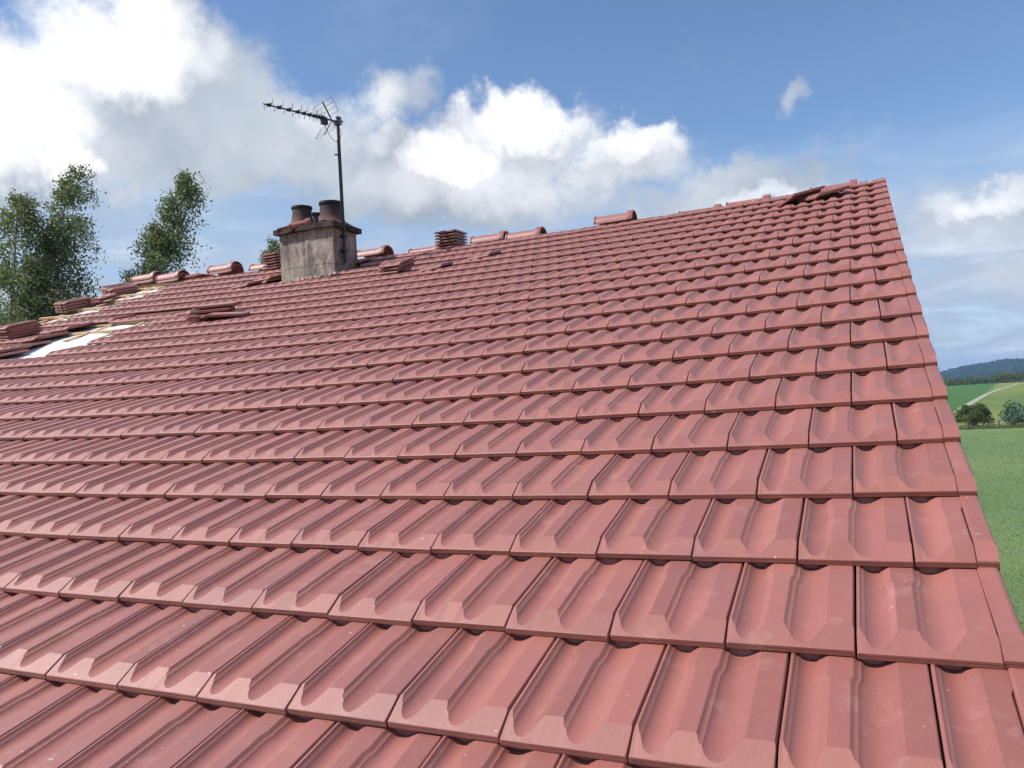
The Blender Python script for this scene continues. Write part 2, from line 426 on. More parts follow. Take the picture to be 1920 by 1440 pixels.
def tile_mesh(name, prof, length=TLEN, mat=None, thick=.0125):
    """solid interlocking clay tile: two dished pans, a sloping apron at the foot, a grooved lip; x across, y up the slope, z=0 at the lip's lower edge"""
    wid = TW - GAP * (1 if prof[-1][0] > .9 else .75)
    sx = TW if prof[-1][0] < .9 else wid
    if prof[-1][0] < .9: sx = (TW * .5 - GAP) / .5
    a = (H0 - SL * YA - HL) / YA
    cols = []
    for fx, h in prof:
        h = h * DEEP if h < -.0007 else h
        yi = min(max((H0 + h - HL) / (a + SL), 0.0045), 0.075)
        top = lambda y: H0 - SL * y + h
        def xs(y):
            k = min(max((y - .285) / .018, 0), 1); k = k * k * (3 - 2 * k)
            if .23 < fx < .32: return fx - .022 * k
            if .44 < fx < .59: return fx + .022 * k * min(1, (.59 - fx) / .075)
            return fx
        edge = min(h + .0018, 0) if fx in (0, 1, .5) else 0
        P = [(xs(0), .007, .0006), (xs(0), .0, .0016), (xs(0), .0, HL * .50), (xs(0), .0026, HL * .56), (xs(0), .0, HL * .62), (xs(0), .0004, HL - .0014), (xs(0), .0020, HL + edge)]
        P.append((xs(yi), yi, top(yi)))
        P += [(xs(y), y, top(y)) for y in (.285, .294, .303) if y < length - .02]
        bar = h if h > -.004 else -.0035 + h * .06
        if length > .40: P += [(xs(.384), .384, top(.384)), (xs(.391), .391, H0 - SL * .391 + bar), (xs(length), length, H0 - SL * length + bar)]
        else: P += [(xs(length), length, top(length))]
        bt = lambda y: top(y) - thick
        P += [(xs(length), length, bt(length)), (xs(.05), .05, bt(.05) if True else 0), (xs(.012), .012, .0012)]
        cols.append([(p[0] * sx, p[1], p[2]) for p in P])
    n = len(cols[0]); vs = [p for c in cols for p in c]; fs = []
    for i in range(len(cols) - 1):
        for j in range(n):
            j2 = (j + 1) % n; fs.append((i * n + j, (i + 1) * n + j, (i + 1) * n + j2, i * n + j2))
    fs.append(tuple(range(n))[::-1]); fs.append(tuple(range((len(cols) - 1) * n, len(cols) * n)))
    m = MB(); m.add(vs, fs)
    me = m.mesh(name, mat or M_TILE); bm = bmesh.new(); bm.from_mesh(me); bm.verts.ensure_lookup_table()
    crease = {0, .003, .026, .062, .246, .306, .448, .503, .792, .985, 1} if prof[-1][0] > .9 else {0, .003, .026, .062, .332, .485, .5}
    for e in bm.edges:
        (c1, j1), (c2, j2) = divmod(e.verts[0].index, n), divmod(e.verts[1].index, n)
        if j1 == j2 and (j1 <= 7 or j1 >= n - 4 or (n > 15 and j1 in (11, 12))): e.smooth = False       # lip rings, apron line, back
        if c1 == c2 and (prof[c1][0] in crease) and 6 <= min(j1, j2): e.smooth = False
    bmesh.ops.recalc_face_normals(bm, faces=bm.faces); bm.to_mesh(me); bm.free()
    finish(me, True); return me


def verge_mesh(name, mirror=False, length=TLEN):
    a = (H0 - SL * YA - HL) / YA; W_, FD = .046, .10
    prof = [(0, -.004), (.002, .0), (.006, .0012), (.036, .0012), (.043, -.0012), (W_, -.006)]
    cols = []
    for x, h in prof:
        yi = (H0 + h - HL) / (a + SL); top = lambda y: H0 + .0025 - SL * y + h
        cols.append([(x, .006, -.002), (x, 0, .0), (x, 0, HL * .50), (x, .0026, HL * .56), (x, 0, HL * .62), (x, .0005, HL), (x, .003, HL + .0025), (x, yi, top(yi)), (x, length, top(length))])
    n = len(cols[0])
    flange_o = [(W_, y - (0.0), -FD + (.0) - SL * y) for _, y, _ in cols[0]]
    last = cols[-1]
    cols.append([(W_, p[1], -FD + H0 - SL * p[1]) for p in last])
    cols.append([(W_ - .013, p[1] + .0002, -FD + H0 - SL * p[1]) for p in last])
    cols.append([(W_ - .013, p[1] + .0002, min(p[2] - .014, H0 - .02 - SL * p[1])) for p in last])
    cols.append([(0, p[1] + .0002, min(p[2] - .014, H0 - .02 - SL * p[1])) for p in last])
    if mirror: cols = [[(-x, y, z) for x, y, z in c] for c in cols]
    vs = [p for c in cols for p in c]; fs = []; k = len(cols)
    for i in range(k):
        i2 = (i + 1) % k
        for j in range(n - 1): fs.append((i * n + j, i2 * n + j, i2 * n + j + 1, i * n + j + 1))
    fs.append(tuple(i * n for i in range(k))); fs.append(tuple(i * n + n - 1 for i in range(k)))
    m = MB(); m.add(vs, fs); me = m.mesh(name, M_TILE)
    bm = bmesh.new(); bm.from_mesh(me); bmesh.ops.triangulate(bm, faces=[f for f in bm.faces if len(f.verts) > 4]); bmesh.ops.recalc_face_normals(bm, faces=bm.faces); bm.to_mesh(me); bm.free()
    finish(me, True, 12); return me


T_FULL = tile_mesh('roof_tile', FULL); T_HALF = tile_mesh('half_tile', HALF)
T_FULLTOP = tile_mesh('roof_tile_top', FULL, .352); T_HALFTOP = tile_mesh('half_tile_top', HALF, .352)
T_LOOSE = tile_mesh('loose_tile', FULL, TLEN, None, .019)
V_R = verge_mesh('verge_tile'); V_L = verge_mesh('verge_tile_mirrored', True)
V_RT = verge_mesh('verge_tile_top', False, .33)

UEND = 39.0; RTOP = 20; RBOT = -4; RIDGE = 20.87
CHX0, CHX1, CHY0, CHY1 = -6.88, -6.07, 6.25, 6.75


def present(ul, r, wdt):
    """is the tile whose left edge is at column ul (right edge ul - wdt) laid in course r?"""
    ur = ul - wdt
    if r == 10 and ul > 28.01 and ur < 30.9: return False
    if r == 11 and ul > 27.6 and ur < 31.4: return False
    if r == 12 and ul > 28.01 and ur < 31.9: return False
    if r == 13 and ul > 27.6 and ur < 32.4: return False
    if r >= 15 and ul > (35.01 if r % 2 == 0 else 35.6): return False
    if r == 14 and ul > 36.01: return False
    # opening round the chimney
    y = S((ul + ur) / 2, r + .5); 
    if y[0] > CHX0 - .16 and y[0] < CHX1 + .12 and S(25, r + .95)[1] > CHY0 + .05 and S(25, r)[1] < CHY1 + .02: return False
    return True


house = thing('farmhouse', 'long farmhouse under a new red clay tile roof, unfinished at its left end', 'house')
DECK = -0.088


def sheet(u0, u1, r0, r1, h, nu, nr, thick=0.0, wob=0.0):
    vs = []; fs = []
    for j in range(nr + 1):
        for i in range(nu + 1):
            u = u0 + (u1 - u0) * i / nu; r = r0 + (r1 - r0) * j / nr
            p, ex, ey, ez = frame(u, r); hh = h + (mnoise.noise(Vector((u * .9, r * 1.3, 3.3))) * wob if wob else 0)
            vs.append(p + ez * hh)
    for j in range(nr):
        for i in range(nu):
            a = j * (nu + 1) + i; fs.append((a, a + nu + 1, a + nu + 2, a + 1))
    return vs, fs


# roof carcass: boarded deck on this side, plain boarded slope on the far side
rb = MB(); vs, fs = sheet(-.05, UEND + .05, -4.25, RIDGE, DECK, 40, 25); rb.add(vs, fs)
top0 = [S(u, RIDGE) + frame(u, RIDGE)[3] * DECK for u in np.linspace(-.05, UEND + .05, 41)]
far = [p + np.array([0, 8.6, -8.6 * math.tan(R(27))]) for p in top0]
rb.add(top0 + far, [(i, i + 1, 42 + i, 41 + i) for i in range(40)])
roof = obj('roof', rb.mesh('roof', M_DECK, True), house)

# walls
wl = MB(); xr, xl = -.02, S(UEND, 0)[0] + .06; yf, yb = -1.25, 15.2
zr = lambda y, x: (np.interp(y, [-1.6, 7.2], [4.82, 8.0]) if y < 7.25 else np.interp(y, [7.2, 15.9], [8.0, 3.75])) - .14


def wallbox(x0, x1, y0, y1, gable):
    m = MB()
    ys = [y0, 7.2, y1] if gable else [y0, y1]
    lo = [(x, y, -.6) for x in (x0, x1) for y in ys]; hi = [(x, y, zr(y, x)) for x in (x0, x1) for y in ys]
    n = len(ys); N = 2 * n
    f = [tuple(range(n)) + tuple(range(N + n - 1, N - 1, -1)), tuple(range(N - 1, n - 1, -1)) + tuple(range(N + n, 2 * N))]
    f += [(0, N, N + n, n), (n - 1, N - 1, 2 * N - 1, N + n - 1)]
    f += [(N + i, N + i + 1, N + n + i + 1, N + n + i) for i in range(n - 1)]
    m.add(lo + hi, f); return m


for nm, a in (('gable_wall', (xr - .5, xr, yf, yb, True)), ('gable_wall', (xl, xl + .5, yf, yb, True)), ('front_wall', (xl + .502, xr - .502, yf, yf + .5, False)), ('back_wall', (xl + .502, xr - .502, yb - .5, yb, False))):
    obj(nm, wallbox(*a).mesh(nm, M_RENDER), house)

# every laid tile
inst = []
for r in range(RBOT, RTOP + 1):
    lefts = [(k + 1.0, 1.0) for k in range(39)] if r % 2 == 0 else [(.5, .5)] + [(k + 1.5, 1.0) for k in range(38)] + [(39.0, .5)]
    for ul, wd in lefts:
        if not present(ul, r, wd): continue
        p, ex, ey, ez = frame(ul - wd / 2, r)
        pl = S(ul, r); pr = S(ul - wd, r); k = np.linalg.norm(pr - pl) / (TW * wd)
        o = pl + ex * (GAP / 2 * k) + ez * random.uniform(-.0008, .0016) + ey * random.uniform(-.0035, .0035)
        M = mat4(o, ex, ey, ez) @ Matrix.Rotation(random.gauss(0, .0018), 4, 'Z') @ Matrix.Rotation(random.gauss(0, .003), 4, 'Y') @ Matrix.Diagonal((k, 1, 1, 1))
        if r == 14 and 27.0 < ul < 32.0:      # hangs loose over the open courses below
            M = M @ Matrix.Translation((0, -.035, -.012)) @ Matrix.Rotation(-.02 + random.uniform(-.01, .01), 4, 'X')
        lift = {(16.5, 16): 1}.get((ul, r))
        top = r == RTOP
        me = (T_FULLTOP if top else T_FULL) if wd == 1 else (T_HALFTOP if top else T_HALF)
        cs = [px(pl), px(pr), px(S(ul - wd, r + 1)), px(S(ul, r + 1))]
        inside = any(-5 <= c[0] <= 1925 and -5 <= c[1] <= 1445 for c in cs)
        ar = 0
        for i in range(4): ar += cs[i][0] * cs[(i + 1) % 4][1] - cs[(i + 1) % 4][0] * cs[i][1]
        if inside:   # area inside the frame
            q = [(min(max(c[0], 0), 1920), min(max(c[1], 0), 1440)) for c in cs]; ar = 0
            for i in range(4): ar += q[i][0] * q[(i + 1) % 4][1] - q[(i + 1) % 4][0] * q[i][1]
        inst.append((abs(ar) if inside else -1, M, me, 'roof_tile' if wd == 1 else 'half_tile'))
inst.sort(key=lambda t: -t[0])
nfull = 0; rest = []
for ar, M, me, nm in inst:
    if nm == 'half_tile' and ar > 0: obj('half_tile', me, roof, M)
    elif ar > 0 and nfull < 298: obj('roof_tile', me, roof, M); nfull += 1
    else: rest.append((M, me))


def joined(name, items, mat, parent=None, smooth=True, angle=None):
    cache = {}; V = []; F = []; LT = []; SE = []; o = 0
    for M, me in items:
        if me.name not in cache:
            v = np.empty(len(me.vertices) * 3); me.vertices.foreach_get('co', v)
            l = np.empty(len(me.loops), int); me.loops.foreach_get('vertex_index', l)
            t = np.empty(len(me.polygons), int); me.polygons.foreach_get('loop_total', t)
            ev = np.empty(len(me.edges) * 2, int); me.edges.foreach_get('vertices', ev); at_ = me.attributes.get('sharp_edge'); sh = np.zeros(len(me.edges), bool)
            if at_: at_.data.foreach_get('value', sh)
            cache[me.name] = (v.reshape(-1, 3), l, t, ev.reshape(-1, 2)[sh])
        v, l, t, se = cache[me.name]; A = np.array(M)
        V.append(v @ A[:3, :3].T + A[:3, 3]); F.append(l + o); LT.append(t); SE.append(se + o); o += len(v)
    V = np.concatenate(V); F = np.concatenate(F); LT = np.concatenate(LT)
    me = bpy.data.meshes.new(name); me.vertices.add(len(V)); me.vertices.foreach_set('co', V.ravel())
    me.loops.add(len(F)); me.loops.foreach_set('vertex_index', F)
    me.polygons.add(len(LT)); me.polygons.foreach_set('loop_start', np.concatenate([[0], np.cumsum(LT)[:-1]])); me.polygons.foreach_set('loop_total', LT)
    me.update(calc_edges=True); me.materials.append(mat); finish(me, smooth, angle)
    SE = np.concatenate(SE)
    if len(SE):
        ev = np.empty(len(me.edges) * 2, int); me.edges.foreach_get('vertices', ev); ev = np.sort(ev.reshape(-1, 2), 1).astype(np.int64); SE = np.sort(SE, 1).astype(np.int64); k = 10 ** 7
        me.attributes.new('sharp_edge', 'BOOLEAN', 'EDGE').data.foreach_set('value', np.isin(ev[:, 0] * k + ev[:, 1], SE[:, 0] * k + SE[:, 1]))
    return obj(name, me, parent)


tag(joined('roof_tile', rest, M_TILE, roof), kind='stuff')
for r in range(RBOT, RTOP + 1):
    p, ex, ey, ez = frame(0.02, r)
    obj('verge_tile', V_RT if r == RTOP else V_R, roof, mat4(S(0, r) - ex * .0012 + ez * random.uniform(0, .002), ex, ey, ez) @ Matrix.Rotation(random.gauss(0, .004), 4, 'Z'))
    if r < 10:
        p, ex, ey, ez = frame(UEND, r); obj('verge_tile', V_L, roof, mat4(S(UEND, r) - ex * .002, ex, ey, ez))

# white membrane, counter battens and battens of the open part
mb = MB(); vs, fs = sheet(26.5, 33.5, 9.3, 14.9, DECK + .040, 60, 50, 0, .020); mb.add(vs, fs)
vs, fs = sheet(31.5, 38.2, 14.6, RIDGE - .1, DECK + .034, 50, 50, 0, .018); mb.add(vs, fs)
mem = obj('underlay', mb.mesh('underlay', M_MEMBRANE, True), roof); mem['label'] = 'bare white roofing membrane between the tiles'


def strip(u0, u1, r0, r1, h0, h1, wid):
    m = MB(); n = 10; along_u = abs(u1 - u0) > .01; vs = []
    for i in range(n + 1):
        u = u0 + (u1 - u0) * i / n; r = r0 + (r1 - r0) * i / n; p, ex, ey, ez = frame(u, r); d = ey if along_u else ex
        vs += [p + ez * h0 - d * wid / 2, p + ez * h1 - d * wid / 2, p + ez * h1 + d * wid / 2, p + ez * h0 + d * wid / 2]
    fs = [(i * 4 + k, i * 4 + (k + 1) % 4, i * 4 + 4 + (k + 1) % 4, i * 4 + 4 + k) for i in range(n) for k in range(4)] + [(0, 1, 2, 3), (n * 4, n * 4 + 3, n * 4 + 2, n * 4 + 1)]
    return m.add(vs, fs)


obj('ridge_board', strip(.15, UEND, RIDGE - .12, RIDGE - .12, DECK, -.010, .035).mesh('ridge_board', M_PINE), roof)
for u in (28.9, 30.9):
    obj('counter_batten', strip(u, u, 12.2, 14.9, DECK + .048, DECK + .062, .045).mesh('counter_batten', M_PINE), roof)
for u in (35.6, 37.6, 38.8):
    obj('counter_batten', strip(u, u, 10, RIDGE - .1, DECK + .018, DECK + .040, .05).mesh('counter_batten', M_PINE), roof)
for r in range(12, 21):
    u0 = 26.8 if r < 15 else 34.2
    obj('batten', strip(u0, UEND + .35 + .25 * math.sin(r * 2.3), r + 1.06 if r < 20 else r + .7, r + 1.06 if r < 20 else r + .7, DECK + .046, DECK + .070, .042).mesh('batten', M_PINE), roof)


# ------------------------------------------------------------------ chimney
def rough_box(x0, x1, y0, y1, z0, z1, nx, ny, nz, amp, fz=3.0, seed=0.0, taper=0.0):
    bm = bmesh.new(); idx = {}
    def vert(i, j, k):
        key = (i, j, k)
        if key not in idx:
            p = Vector((x0 + (x1 - x0) * i / nx, y0 + (y1 - y0) * j / ny, z0 + (z1 - z0) * k / nz))
            q = p * fz + Vector((seed, seed * 2, 0))
            d = Vector((mnoise.noise(q), mnoise.noise(q + Vector((7, 3, 1))), mnoise.noise(q + Vector((2, 9, 5))))) * amp + Vector((mnoise.noise(q * 5), mnoise.noise(q * 5 + Vector((3, 3, 3))), mnoise.noise(q * 5.3))) * amp * .4
            idx[key] = bm.verts.new(p + d)
        return idx[key]
    for a, b, c, make in ((nx, ny, nz, lambda i, j, e: (i, j, e)), (nx, nz, ny, lambda i, j, e: (i, e, j)), (ny, nz, nx, lambda i, j, e: (e, i, j))):
        for e in (0, c):
            for i in range(a):
                for j in range(b):
                    bm.faces.new([vert(*make(i, j, e)), vert(*make(i + 1, j, e)), vert(*make(i + 1, j + 1, e)), vert(*make(i, j + 1, e))])
    bmesh.ops.recalc_face_normals(bm, faces=bm.faces)
    return bm


def bm_mesh(name, bm, mat, smooth=True, angle=35):
    me = bpy.data.meshes.new(name); bm.to_mesh(me); bm.free(); me.materials.append(mat); finish(me, smooth, angle); return me


CZ = 8.405
chim = obj('chimney', bm_mesh('chimney', rough_box(CHX0, CHX1, CHY0, CHY1, 7.3, CZ, 26, 16, 34, .010, 3.2, 1.0), M_CONC), house)
obj('chimney_cap', bm_mesh('chimney_cap', rough_box(CHX0 - .05, CHX1 + .06, CHY0 - .06, CHY1 + .06, CZ - .012, CZ + .055, 34, 24, 5, .014, 6.0, 4.0), M_CAP), chim)


def pot_mesh(h, rt, rbase, name):
    m = MB(); m.lathe([(rbase, -.02), (rbase * .96, .008), (rbase * .72 + rt * .22, h * .10), (rt * 1.24, h * .26), (rt * 1.10, h * .44), (rt * 1.0, h * .68), (rt * .97, h * .90), (rt * 1.06, h * .905), (rt * 1.09, h * .94), (rt * 1.07, h), (rt * .86, h), (rt * .84, h * .6), (rt * .84, h * .1)], 32)
    return m.mesh(name, M_POT, True, 40)


def at(x, y, z): return Matrix.Translation((x, y, z))


obj('chimney_pot', pot_mesh(.300, .122, .235, 'chimney_pot'), chim, at(-6.645, 6.42, CZ + .05))
obj('chimney_pot', pot_mesh(.335, .140, .30, 'chimney_pot_b'), chim, at(-6.30, 6.56, CZ + .05))
fp = MB(); fp.lathe([(.035, 0), (.035, .10), (.030, .102), (.060, .140), (.062, .150), (.0, .152)], 16)
obj('flue_pipe', fp.mesh('flue_pipe', M_BLACK, True, 40), chim, at(-6.335, 6.285, CZ + .05))
# mortar fillet where the chimney meets the tiles
ml = MB()
for i in range(34):
    t = i / 33; x = CHX0 - .06 + (CHX1 - CHX0 + .12) * t; rr = 17.9; u = -x / TW + .6
    for _ in range(2):
        s = random.uniform(.016, .034); q = Vector((x + random.uniform(-.01, .01), CHY0 - .035 + random.uniform(-.02, .02), 0))
        q.z = 7.80 + (q.y - 6.25) * .36 + .006 + (x + 6.5) * .03
        ml.box(q, (s * 1.6, s * 1.5, s), Matrix.Translation(q) @ Matrix.Rotation(random.uniform(-.6, .6), 4, (random.random(), random.random(), 1)) @ Matrix.Translation(-q))
fil = obj('mortar_fillet', ml.mesh('mortar_fillet', M_MORTAR), chim); fil['kind'] = 'stuff'

# ------------------------------------------------------------------ aerial on its mast
MXY = (-6.025, 6.42); MT = 9.80
aer = thing('tv_aerial', 'tall television aerial on a dark mast strapped to the right side of the chimney', 'aerial', at(MXY[0], MXY[1], 7.97))
base = Vector((MXY[0], MXY[1], 7.97)); I4 = Matrix.Identity(4)


def apart(name, m, mat, parent=aer, smooth=True):
    v = m; inv = aer.matrix_world.inverted(); m.v = [tuple(inv @ Vector(p)) for p in m.v]
    o = obj(name, m.mesh(name, mat, smooth, 40), parent); return o


aer.matrix_world = Matrix.Translation(base); bpy.context.view_layer.update()
mp = lambda z: Vector((MXY[0] - (z - 8.4) * .004, MXY[1], z))
apart('mast', MB().tube([mp(7.97), mp(8.9), mp(MT)], .0195, 12), M_METAL)
for z in (8.12, 8.30):
    apart('wall_bracket', MB().box((MXY[0] - .02, MXY[1], z), (.075, .07, .018)).box((MXY[0] + .022, MXY[1], z), (.012, .075, .03)), M_METAL)
apart('bolt', MB().tube([mp(9.32) + Vector((-.012, -.01, 0)), mp(9.32) + Vector((-.05, -.035, 0))], .010, 8), M_METAL)
root = mp(9.735)
bd = Vector((-.36, -.91, 0)).normalized(); hd = Vector((.91, -.36, 0)); UPV = Vector((0, 0, 1))
clamp = MB()
Mc = Matrix.Translation(root) @ Matrix((( -bd.x, hd.x, 0, 0), (-bd.y, hd.y, 0, 0), (0, 0, 1, 0), (0, 0, 0, 1)))
clamp.box((0, 0, .0), (.085, .10, .022), Mc).box((0, 0, -.032), (.075, .09, .012), Mc).box((.035, 0, .045), (.022, .025, .05), Mc)
for s in (-1, 1): clamp.tube([root + hd * .036 * s - bd * .07, root + hd * .036 * s + bd * .05], .005, 6)
apart('mast_clamp', clamp, M_ALU)
BL = 1.0
boom = apart('boom', MB().tube([root - bd * .03, root + bd * .45, root + bd * BL], [.011, .010, .009], 8), M_METAL)
for i, t in enumerate((.93, .80, .675, .56, .475, .40, .335, .285, .245)):
    c = root + bd * t
    d = MB(); d.box((0, 0, 0), (.045, .026, .03), Matrix.Translation(c) @ Mc.to_3x3().to_4x4()).box((.022, 0, .016), (.012, .03, .03), Matrix.Translation(c) @ Mc.to_3x3().to_4x4())
    hl = .105 if i < 6 else .095
    d.tube([c - hd * hl, c + hd * hl], .0016, 5)
    for s in (-1, 1):
        e = c + hd * hl * s
        d.tube([e + UPV * (.040 + .012 * s), e + UPV * .005 * s + bd * .006, e - UPV * .030 + bd * .002], .0028, 5)
    apart('director', d, M_METAL)
c = root + bd * .195
apart('dipole_box', MB().box((0, 0, -.035), (.075, .055, .075), Matrix.Translation(c) @ Mc.to_3x3().to_4x4()).box((0, 0, .012), (.05, .03, .02), Matrix.Translation(c) @ Mc.to_3x3().to_4x4()), M_BLACK)
for s in (1, -1):
    r0 = root + bd * .085; sd = (UPV * s * .86 + bd * .5).normalized()
    rf = MB(); rf.tube([r0, r0 + sd * .235], .009 if s > 0 else .006, 6)
    for k in range(4):
        q = r0 + sd * (.06 + .058 * k); rf.tube([q - hd * .21, q + hd * .21], .0022, 5)
    for e in (-1, 1): rf.tube([r0 + sd * .06 + hd * .21 * e, r0 + sd * .234 + hd * .21 * e], .0028, 5)
    apart('reflector', rf, M_METAL)
cb = []
p0 = c + Vector((0, 0, -.07)); p1 = mp(9.50) + bd * .02
for i in range(15):
    t = i / 14; q = p0.lerp(p1, t); q.z -= math.sin(math.pi * t) ** .8 * .085; q += hd * math.sin(math.pi * t) * .02; cb.append(q)
cab = MB().tube(cb, .0035, 6)
cab.tube([mp(9.64) + hd * .012 + Vector((.0, .0, 0)), mp(9.63) + hd * .045, mp(9.58) + hd * .068, mp(9.53) + hd * .045, mp(9.505) + hd * .01], .0035, 6)
cab.tube([mp(9.5) + bd * .023, mp(9.0) + bd * .024, mp(8.0) + bd * .024], .0035, 6)
apart('cable', cab, M_BLACK)


# ------------------------------------------------------------------ ridge tiles
def ridge_mesh(name, L=.47, rad=.112, th=.013, n=18):
    st = [(0, rad + .010), (.012, rad + .011), (.020, rad), (L - .085, rad), (L - .080, rad + .010), (L - .070, rad + .026), (L - .012, rad + .026), (L, rad + .020)]
    vs = []; fs = []; m = len(st)
    for lay in (0, 1):
        for x, r in st:
            rr = r - th * lay
            for k in range(n + 1):
                a = math.pi * k / n; vs.append((x, -rr * math.cos(a), rr * math.sin(a) * .92))
    N = n + 1
    for lay in (0, 1):
        o = lay * m * N
        for i in range(m - 1):
            for k in range(n):
                q = (o + i * N + k, o + i * N + k + 1, o + (i + 1) * N + k + 1, o + (i + 1) * N + k); fs.append(q if lay else q[::-1])
    o = m * N
    for i in range(m - 1):
        for k in (0, n): fs.append((i * N + k, (i + 1) * N + k, o + (i + 1) * N + k, o + i * N + k))
    for i in (0, m - 1):
        for k in range(n): fs.append((i * N + k, i * N + k + 1, o + i * N + k + 1, o + i * N + k))
    mb = MB(); mb.add(vs, fs); me = mb.mesh(name, M_TILE); bm = bmesh.new(); bm.from_mesh(me); bmesh.ops.recalc_face_normals(bm, faces=bm.faces); bm.to_mesh(me); bm.free(); finish(me, True, 33); return me


RM = ridge_mesh('ridge_tile')


def ridge_at(uleft, dy=0.0, dz=0.0, yaw=0.0, label='', roll=0.0, pit=0.0):
    p = S(uleft, 20.9); M = Matrix.Translation((p[0], p[1] + dy, p[2] + dz)) @ Matrix.Rotation(yaw, 4, 'Z') @ Matrix.Rotation(pit, 4, 'Y') @ Matrix.Rotation(roll, 4, 'X')
    o = obj('ridge_tile', RM); o.matrix_world = M
    return tag(o, label, 'ridge tile', 'half-round ridge tiles lying loose along the ridge')


ridge_at(11.56, 0, .0, .01, 'single ridge tile right of the middle of the ridge, standing clear of any stack')
ridge_at(15.95, .06, -.02, -.01, 'ridge tile second to the right of the tall tile stack on the ridge')
ridge_at(17.85, .07, .0, .02, 'ridge tile touching the right side of the tall tile stack on the ridge')
ridge_at(21.36, .09, -.045, .0, 'ridge tile just left of the tall tile stack on the ridge')
ridge_at(24.22, .0, .005, -.02, 'ridge tile just right of the chimney with its collar end open')
ridge_at(34.02, .0, .045, .01, 'upper of two nested ridge tiles left of the chimney against clear sky')
ridge_at(34.00, .0, .005, .01, 'lower of two nested ridge tiles left of the chimney against clear sky')
ridge_at(31.15, .02, .0, .0, 'ridge tile at the left foot of the tile stack beside the chimney')
ridge_at(39.85, .0, .025, .02, 'upper ridge tile of the leftmost nested pair below the leaning birch')
ridge_at(39.83, .0, -.025, .02, 'lower ridge tile of the leftmost nested pair below the leaning birch')
ridge_at(37.86, .0, .0, -.02, 'upper ridge tile of the second nested pair below the leaning birch')
ridge_at(37.84, .0, -.045, -.02, 'lower ridge tile of the second nested pair below the leaning birch')
# ridge tiles slipped on to the far slope: only crowns and collars show above the ridge at the right end
for uc, dz, lb in ((8.0, -.150, 'sunken ridge tile whose collar barely shows right of the single ridge tile'), (6.27, -.118, 'sunken ridge tile with a small collar, third from the right end of the ridge'),
                   (4.27, -.105, 'sunken ridge tile with a round collar, second from the right end of the ridge'), (2.55, -.130, 'sunken ridge tile behind the two propped tiles near the right end'),
                   (.96, -.100, 'sunken ridge tile with a round collar nearest the right gable end')):
    ridge_at(uc + .44 / TW, .09, dz + .047, 0, lb)
# grey mortar crumbs on the ridge
mc = MB()
for i in range(90):
    u = random.uniform(.4, 12.5); p = S(u, RIDGE + random.uniform(-.06, .08)); s = random.uniform(.004, .010); q = Vector((p[0], p[1], p[2] + .003))
    mc.box(q, (s * 2.2, s * 1.5, s), Matrix.Translation(q) @ Matrix.Rotation(random.uniform(-1, 1), 4, (random.random(), random.random(), 1)) @ Matrix.Translation(-q))
tag(obj('mortar_crumbs', mc.mesh('mortar_crumbs', M_MORTAR), house), kind='stuff')

# ------------------------------------------------------------------ loose tiles and stacks
ORD = ['topmost', 'second from top', 'third from top', 'fourth from top', 'fifth from top', 'sixth from top', 'seventh from top']


def loose(M, label, group='loose tiles put down on the roof', me=None, mat=None):
    o = obj('loose_tile', me or T_LOOSE); o.matrix_world = M; return tag(o, label, 'roof tile', group)


def rot(a, ax): return Matrix.Rotation(R(a), 4, ax)


CEN = Matrix.Translation((-TW / 2, -TLEN / 2, 0))


def stack(x, y, z, yaw, pit, n, dz, desc, group, jit=.006, start=0):
    for i in range(n):
        k = n - 1 - i
        M = Matrix.Translation((x, y, z)) @ rot(yaw, 'Z') @ rot(pit, 'X') @ Matrix.Translation((random.uniform(-jit, jit), random.uniform(-jit, jit) * 1.5, dz * i)) @ rot(random.uniform(-1.6, 1.6), 'Z') @ CEN
        loose(M, (ORD[k] if k < n - 1 or n == 1 else 'bottom') + ' tile ' + desc, group)


p = S(18.85, 20.45); stack(p[0] - .01, p[1] + .19, p[2] + .012, 3, 9, 7, .0385, 'of the tall stack on the ridge right of the chimney', 'tiles in the tall stack on the ridge')
p = S(29.4, 20.5); stack(p[0] + .02, p[1] + .16, p[2] + .01, -3, 6, 7, .0385, 'of the stack half hidden behind the chimney', 'tiles in the stack beside the chimney')


def roof_stack(u, r, h0, n, dh, yaw, desc, group, pit=0, shift=(0, 0), jit=.008, roll=0):
    for i in range(n):
        k = n - 1 - i
        M = on_roof(u, r, h0 + dh * i) @ rot(yaw, 'Z') @ rot(pit, 'X') @ rot(roll, 'Y') @ Matrix.Translation((shift[0] * i + random.uniform(-jit, jit), shift[1] * i + random.uniform(-jit, jit), 0)) @ rot(random.uniform(-2, 2), 'Z') @ CEN
        loose(M, (ORD[k] if k < n - 1 or n == 1 else 'bottom') + ' tile ' + desc, group)


roof_stack(19.0, 17.25, .034, 3, .036, 0, 'of the small stack on the slope right of the chimney', 'tiles in the small stack on the slope', 4, (.012, .012))
roof_stack(34.6, 12.75, .034, 5, .030, 0, 'of the pile beside the white membrane at the left edge', 'tiles in the pile beside the membrane', 2, (-.004, .004), .012)
roof_stack(36.6, 12.75, .034, 4, .030, 0, 'of the pile cut off by the left edge of the photo', 'tiles in the leftmost pile', 2, (-.004, .004), .012)
